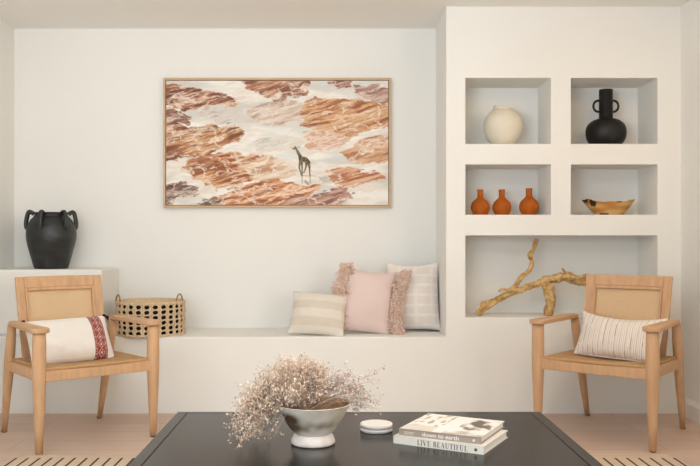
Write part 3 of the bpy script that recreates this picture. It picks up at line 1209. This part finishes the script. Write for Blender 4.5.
# ------------------------------------------------------------------ coffee table
TZ = .40
def coffee_table():
    x0, x1, y0, y1 = -.578, .730, 1.76, 2.960
    cx, cy = (x0 + x1) / 2, (y0 + y1) / 2
    W, D = (x1 - x0) / 2, (y1 - y0) / 2
    t = thing('coffee_table', 'large square black stained wood coffee table on the cream rug', 'table', (cx, cy, .0078))
    z = TZ - .0078
    fw, g = .036, .0025
    bm = bmesh.new()
    box(bm, (-W, -D, z - .05), (-W + fw, D, z))
    box(bm, (W - fw, -D, z - .05), (W, D, z))
    box(bm, (-W + fw, D - fw * .6, z - .05), (W - fw, D, z))
    box(bm, (-W + fw, -D, z - .05), (W - fw, -D + fw, z))
    o = obj('top_frame', bm, M['table'], t)
    bevel(o, .0012, 1)
    o = obj('tabletop', B((-W + fw + g, -D + fw + g, z - .04), (W - fw - g, D - fw * .6 - g, z)), M['table'], t)
    bevel(o, .0012, 1)
    bm = bmesh.new()
    e = .05
    box(bm, (-W + e, -D + e, z - .13), (W - e, -D + e + .02, z - .052))
    box(bm, (-W + e, D - e - .02, z - .13), (W - e, D - e, z - .052))
    box(bm, (-W + e, -D + e, z - .13), (-W + e + .02, D - e, z - .052))
    box(bm, (W - e - .02, -D + e, z - .13), (W - e, D - e, z - .052))
    obj('apron', bm, M['table'], t)
    for sx in (-1, 1):
        for sy in (-1, 1):
            x, y = sx * (W - .09), sy * (D - .09)
            obj('leg', B((x - .035, y - .035, 0), (x + .035, y + .035, z - .05)), M['table'], t)


coffee_table()


# ------------------------------------------------------------------ books
GLYPH = {  # strokes: x0, y0, x1, y1, weight (1 = thick, 0 = hairline)
    'L': (.62, [(.2, 0, .2, 1, 1), (.05, 0, .58, 0, 0), (.56, 0, .58, .25, 0), (.06, 1, .36, 1, 0)]),
    'I': (.40, [(.2, 0, .2, 1, 1), (.04, 0, .36, 0, 0), (.04, 1, .36, 1, 0)]),
    'V': (.78, [(.12, 1, .40, 0, 1), (.66, 1, .40, 0, 0), (.0, 1, .26, 1, 0), (.54, 1, .78, 1, 0)]),
    'E': (.66, [(.2, 0, .2, 1, 1), (.05, 0, .58, 0, 0), (.05, 1, .56, 1, 0), (.2, .52, .46, .52, 0), (.57, 0, .59, .24, 0), (.55, 1, .57, .78, 0)]),
    'B': (.70, [(.2, 0, .2, 1, 1), (.05, 0, .44, 0, 0), (.05, 1, .42, 1, 0), (.2, .53, .44, .53, 0), (.42, 1, .54, .88, .5), (.54, .88, .54, .66, 1), (.54, .66, .42, .53, .5),
                (.44, .53, .60, .40, .5), (.60, .40, .60, .14, 1), (.60, .14, .44, 0, .5)]),
    'A': (.80, [(.40, 1, .14, 0, 0), (.40, 1, .68, 0, 1), (.22, .34, .58, .34, 0), (.02, 0, .26, 0, 0), (.54, 0, .80, 0, 0)]),
    'U': (.80, [(.2, 1, .2, .22, 1), (.2, .22, .32, .02, .6), (.32, .02, .52, .02, .2), (.52, .02, .62, .22, .2), (.62, .22, .62, 1, 0), (.05, 1, .36, 1, 0), (.50, 1, .76, 1, 0)]),
    'T': (.70, [(.35, 0, .35, 1, 1), (.19, 0, .51, 0, 0), (.04, 1, .66, 1, 0), (.04, 1, .04, .76, 0), (.66, 1, .66, .76, 0)]),
    'F': (.62, [(.2, 0, .2, 1, 1), (.05, 0, .36, 0, 0), (.05, 1, .56, 1, 0), (.2, .50, .46, .50, 0), (.55, 1, .57, .76, 0)]),
    ' ': (.34, []),
}


def serif_text(text, h, y, x0, z0, width):
    """Raised serif capitals on a face looking towards -y."""
    bm = bmesh.new()
    tot = sum(GLYPH[c][0] + .10 for c in text)
    sx = width / tot
    x = 0.0
    for c in text:
        adv, st = GLYPH[c]
        for (a, b, c2, d, wt) in st:
            p0, p1 = Vector((x0 + (x + a) * sx, 0, z0 + b * h)), Vector((x0 + (x + c2) * sx, 0, z0 + d * h))
            hw = (.022 + .065 * wt) * h
            dv = (p1 - p0).normalized()
            nv = Vector((-dv.z, 0, dv.x)) * hw
            dv = dv * .02 * h
            q = [p0 - dv - nv, p1 + dv - nv, p1 + dv + nv, p0 - dv + nv]
            fr = [bm.verts.new((v.x, y - .0004, v.z)) for v in q]
            bk = [bm.verts.new((v.x, y + .0002, v.z)) for v in q]
            bm.faces.new(fr)
            for i in range(4):
                bm.faces.new((fr[i], bk[i], bk[(i + 1) % 4], fr[(i + 1) % 4]))
        x += adv + .10
    bmesh.ops.recalc_face_normals(bm, faces=bm.faces)
    return bm


def sans_text(body, parent, material, size, width, x0, y, z0):
    cu = bpy.data.curves.new('lettering', 'FONT')
    cu.body = body
    cu.size = size
    cu.extrude = .0003
    cu.offset = .0002
    tmp = bpy.data.objects.new('lettering', cu)
    COL.objects.link(tmp)
    dg = bpy.context.evaluated_depsgraph_get()
    me = bpy.data.meshes.new_from_object(tmp.evaluated_get(dg))
    bpy.data.objects.remove(tmp)
    xs = [v.co.x for v in me.vertices]
    k = width / (max(xs) - min(xs))
    mn = min(xs)
    for v in me.vertices:
        v.co = Vector((x0 + (v.co.x - mn) * k, y - v.co.z, z0 + v.co.y))
    me.materials.clear()
    me.materials.append(material)
    o = bpy.data.objects.new('lettering', me)
    COL.objects.link(o)
    o.parent = parent
    return o


def book(label, loc, rz, L, Wd, th, cover_mat, spine_mat, group):
    """Origin at the left bottom corner of the spine; spine along +x, pages run to +y."""
    t = thing('book', label, 'book', loc, rz, group)
    c = .0028
    bm = bmesh.new()
    slab(bm, lambda u, v: ((u * L, v * Wd, th - c / 2), (0, 0, 1)), 0, 1, 0, 1, 90, 84, c)
    top = obj('front_cover', bm, cover_mat, t)
    obj('back_cover', B((0, 0, 0), (L, Wd, c)), spine_mat, t)
    obj('spine', B((0, -.0015, 0), (L, c, th)), spine_mat, t)
    obj('page_block', B((.004, c, c), (L - .004, Wd - .004, th - c)), M['paper'], t)
    return t, top


G = 'stacked books on the coffee table'
low, top = book('thick white book lettered on its spine, lying underneath the other book', (.170, 2.504, TZ), math.radians(-28.6), .286, .234, .023, M['white_book'], M['white_book'], G)
obj('lettering', serif_text('LIVE BEAUTIFUL', .0150, -.0015, .078, .0040, .160), M['ink'], low)
bm = bmesh.new()
pts = [(.262 + .0048 * math.cos(a), .0115 + .0048 * math.sin(a)) for a in [2 * math.pi * k / 20 for k in range(20)]]
a = [bm.verts.new((x, -.0019, z)) for x, z in pts]
b = [bm.verts.new((x, -.0014, z)) for x, z in pts]
bm.faces.new(a)
for i in range(20):
    bm.faces.new((a[i], b[i], b[(i + 1) % 20], a[(i + 1) % 20]))
bmesh.ops.recalc_face_normals(bm, faces=bm.faces)
obj('spine_emblem', bm, M['ink'], low)

up, top = book('book with a taupe spine and photo cover, lying on the white book', (.187, 2.512, TZ + .0232), math.radians(-27.4), .259, .246, .020, M['cover'], M['taupe_book'], G)
def jacket(co, i):
    if co.z < .019:
        return (196, 186, 174)
    u, v = co.x / .259, co.y / .246
    n = mnoise.noise(Vector((u * 6, v * 6, 2))) + .5 * mnoise.noise(Vector((u * 15, v * 15, 4)))
    c = (238, 233, 226)
    if u < .42 and v > .30:                                   # foliage at upper left
        k = mnoise.noise(Vector((u * 16, v * 9, 7)))
        c = mix(c, (166, 150, 128), (k - .05) * 3.0)
    if .60 < u < .98 and .28 < v < .92:                       # dark furniture at right
        k = n + .55 - 2.2 * abs(u - .80) - 1.2 * abs(v - .60)
        c = mix(c, (104, 92, 80), k * 2.2)
    if .52 < u < 1.0 and v < .26:
        c = mix(c, (178, 164, 146), .35 + n * .9)
    if u < .40 and v < .30:
        c = mix(c, (206, 194, 178), .6)
    return c
colors(top, jacket)
sans_text('down to earth', up, M['pale_ink'], .0165, .116, .076, -.0018, .0048)
bm = bmesh.new()
for k in range(4):
    box(bm, (.018 + k * .0085, -.0019, .011), (.0245 + k * .0085, -.0012, .0125))
    box(bm, (.018 + k * .0075, -.0019, .0065), (.0235 + k * .0075, -.0012, .008))
obj('small_print', bm, M['pale_ink'], up)
bm = bmesh.new()
for k in range(3):
    a = math.pi * k / 3
    d = Vector((math.cos(a), 0, math.sin(a))) * .0042
    nv = Vector((-d.z, 0, d.x)) * .28
    c0 = Vector((.238, -.0019, .0098))
    bm.faces.new([bm.verts.new(c0 + s) for s in (-d - nv, d - nv, d + nv, -d + nv)])
bmesh.ops.recalc_face_normals(bm, faces=bm.faces)
obj('spine_emblem', bm, M['pale_ink'], up)

# ------------------------------------------------------------------ round box
t = thing('trinket_box', 'small flat round white lidded box between the flower bowl and the books', 'box', (.1245, 2.668, TZ))
obj('base', lathe(bmesh.new(), [(.050, 0), (.0525, .002), (.0525, .0115), (.051, .0122)], 48), M['white_stone'], t, True)
obj('lid', lathe(bmesh.new(), [(.0505, .0126), (.0528, .0135), (.0528, .0225), (.0510, .0248), (.045, .0252), (.02, .0254)], 48), M['white_stone'], t, True)


# ------------------------------------------------------------------ stoneware bowl and dried flowers
BX, BY = -.076, 2.50
def stoneware_bowl():
    t = thing('footed_bowl', 'mottled stoneware bowl on a white foot, holding the dried flowers', 'bowl', (BX, BY, TZ))
    foot = smooth_prof([(.060, 0), (.066, .003), (.067, .012), (.061, .026), (.054, .033)], 3)
    outer = smooth_prof([(.054, .033), (.066, .043), (.083, .067), (.098, .092), (.111, .116), (.1165, .124)], 4)
    inner = smooth_prof([(.111, .1245), (.107, .115), (.095, .090), (.075, .064), (.045, .050), (.01, .048)], 3)
    f = obj('foot', lathe(bmesh.new(), [(p.x, p.y) for p in foot], 56), M['glaze'], t, True)
    f['label'] = 'flared white foot ring'
    colors(f, lambda co, i: mix((236, 228, 222), (216, 202, 192), mnoise.noise(co * 30)))
    b = obj('bowl', lathe(bmesh.new(), [(p.x, p.y) for p in outer] + [(p.x, p.y) for p in inner], 72), M['glaze'], t, True)
    def dye(co, i):
        r = math.hypot(co.x, co.y)
        n = mnoise.noise(co * 14) + .6 * mnoise.noise(co * 40)
        inside = i >= 72 * (len(outer) + 2)
        if inside:
            return mix((196, 164, 124), (168, 132, 92), .5 + n)
        c = mix((240, 233, 221), (216, 203, 182), .40 + n)
        ang = math.atan2(co.y, co.x)
        k = math.exp(-((co.z - .062) / .016) ** 2) * (.35 + .8 * max(0, math.cos(ang + 2.1)))
        c = mix(c, (116, 96, 72), k * (.8 + n))
        c = mix(c, (96, 74, 58), 2.2 * math.exp(-((ang + 2.35) / .28) ** 2 - ((co.z - .088) / .014) ** 2))
        return c
    colors(b, dye)


stoneware_bowl()


def dried_flowers():
    rnd = random.Random(31)
    t = thing('dried_flower_bunch', 'airy bunch of pale pink dried flowers spilling out of the stoneware bowl', 'flowers', (BX, BY, TZ))
    # silhouette of the spray, angle in degrees -> reach in metres from the middle of the rim
    SIL = [(-30, .12), (-11, .165), (5, .195), (14, .212), (22, .214), (30, .19), (42, .125), (60, .112), (80, .128), (100, .138), (125, .150), (150, .168), (176, .214), (197, .246), (214, .240), (228, .14)]
    def reach(a):
        for (a0, r0), (a1, r1) in zip(SIL, SIL[1:]):
            if a0 <= a <= a1:
                return r0 + (r1 - r0) * (a - a0) / (a1 - a0)
        return .12
    stems, bl_v, bl_f, bl_c = bmesh.new(), [], [], []
    pal = [(234, 216, 196), (242, 232, 218), (224, 202, 180), (212, 186, 160), (192, 160, 134), (238, 224, 208), (222, 206, 196), (230, 206, 180)]
    pal_r = [(216, 202, 192), (190, 174, 168), (230, 220, 210), (202, 186, 178), (176, 156, 148), (236, 228, 218)]
    def blob(p, r, col):
        k = len(bl_v)
        ax = Matrix.Rotation(rnd.random() * 6, 3, Vector((rnd.random() - .5, rnd.random() - .5, rnd.random() - .4)).normalized())
        sz = Vector((r * rnd.uniform(.6, 1.2), r * rnd.uniform(.6, 1.2), r * rnd.uniform(.9, 2.0)))
        for d in ((1, 0, 0), (-1, 0, 0), (0, 1, 0), (0, -1, 0), (0, 0, 1), (0, 0, -1)):
            bl_v.append(tuple(p + ax @ Vector((d[0] * sz.x, d[1] * sz.y, d[2] * sz.z))))
            bl_c.append(col)
        for f in ((0, 2, 4), (2, 1, 4), (1, 3, 4), (3, 0, 4), (2, 0, 5), (1, 2, 5), (3, 1, 5), (0, 3, 5)):
            bl_f.append(tuple(k + i for i in f))
    def floor_ok(p):
        r = math.hypot(p.x, p.y)
        if p.z < .006:
            p.z = .006 + rnd.random() * .006
        return p
    def clear(p):       # outside the bowl's body
        r = math.hypot(p.x, p.y)
        if p.x > .02 and r < .122 and p.z < .158:
            return False
        return p.z > .126 or r > .121
    rim = Vector((0, 0, .122))
    def stem(ang, depth, scale, pal_, twigs, droop):
        R = reach(ang) * scale * (1.04 + .05 * max(0, -math.cos(math.radians(ang))))
        a = math.radians(ang)
        end = rim + Vector((R * math.cos(a), depth, R * math.sin(a)))
        base = Vector((rnd.uniform(-.06, .01), rnd.uniform(-.04, .04), .085))
        mid = rim + Vector((R * .45 * math.cos(a) + rnd.gauss(0, .012), depth * .5, max(.03, R * .5 * math.sin(a)) + droop * R))
        pts = []
        for k in range(9):
            s = k / 8
            pts.append((base * (1 - s) ** 2 + mid * 2 * s * (1 - s) + end * s * s))
        pts = [floor_ok(p) for p in pts]
        tube(stems, pts, [.0014 - .0008 * k / 8 for k in range(9)], 4)
        for _ in range(twigs):
            s = rnd.uniform(.30, 1.0) ** .8
            i = min(int(s * 8), 7)
            p = pts[i].lerp(pts[i + 1], s * 8 - i)
            d = Vector((rnd.gauss(0, 1), rnd.gauss(0, 1), rnd.gauss(.25, 1))).normalized()
            ln = rnd.uniform(.010, .034)
            q = floor_ok(p + d * ln)
            if not clear(q):
                continue
            m = p.lerp(q, .5) + Vector((0, 0, .005))
            tube(stems, [p, m, q], [.0007, .0006, .0005], 3)
            for _k in range(rnd.choice((2, 3, 3, 4))):
                e = floor_ok(q + Vector((rnd.gauss(0, .0065), rnd.gauss(0, .0065), rnd.gauss(0, .0065))))
                if clear(e):
                    blob(e, rnd.uniform(.0016, .0034), rnd.choice(pal_))
    for _ in range(175):
        ang = rnd.triangular(55, 226, 152)
        stem(ang, rnd.gauss(-.01, .055), rnd.uniform(.45, 1.0), pal, 20, .30 if ang > 150 else .1)
    for _ in range(40):
        stem(rnd.uniform(165, 218), rnd.gauss(-.03, .04), rnd.uniform(.55, 1.0), pal, 20, .32)
    for _ in range(36):
        ang = rnd.uniform(-14, 48)
        stem(ang, rnd.gauss(.0, .045), rnd.uniform(.62, 1.0), pal_r, 13, .08)
    obj('stems', stems, M['stem'], t)
    o = obj('blossoms', (bl_v, bl_f), M['petal'], t)
    at = o.data.color_attributes.new('dye', 'FLOAT_COLOR', 'POINT')
    arr = np.ones((len(bl_c), 4), np.float32)
    cc = np.array(bl_c, float) / 255.0
    arr[:, :3] = np.where(cc <= .04045, cc / 12.92, ((cc + .055) / 1.055) ** 2.4)
    at.data.foreach_set('color', arr.ravel())


dried_flowers()
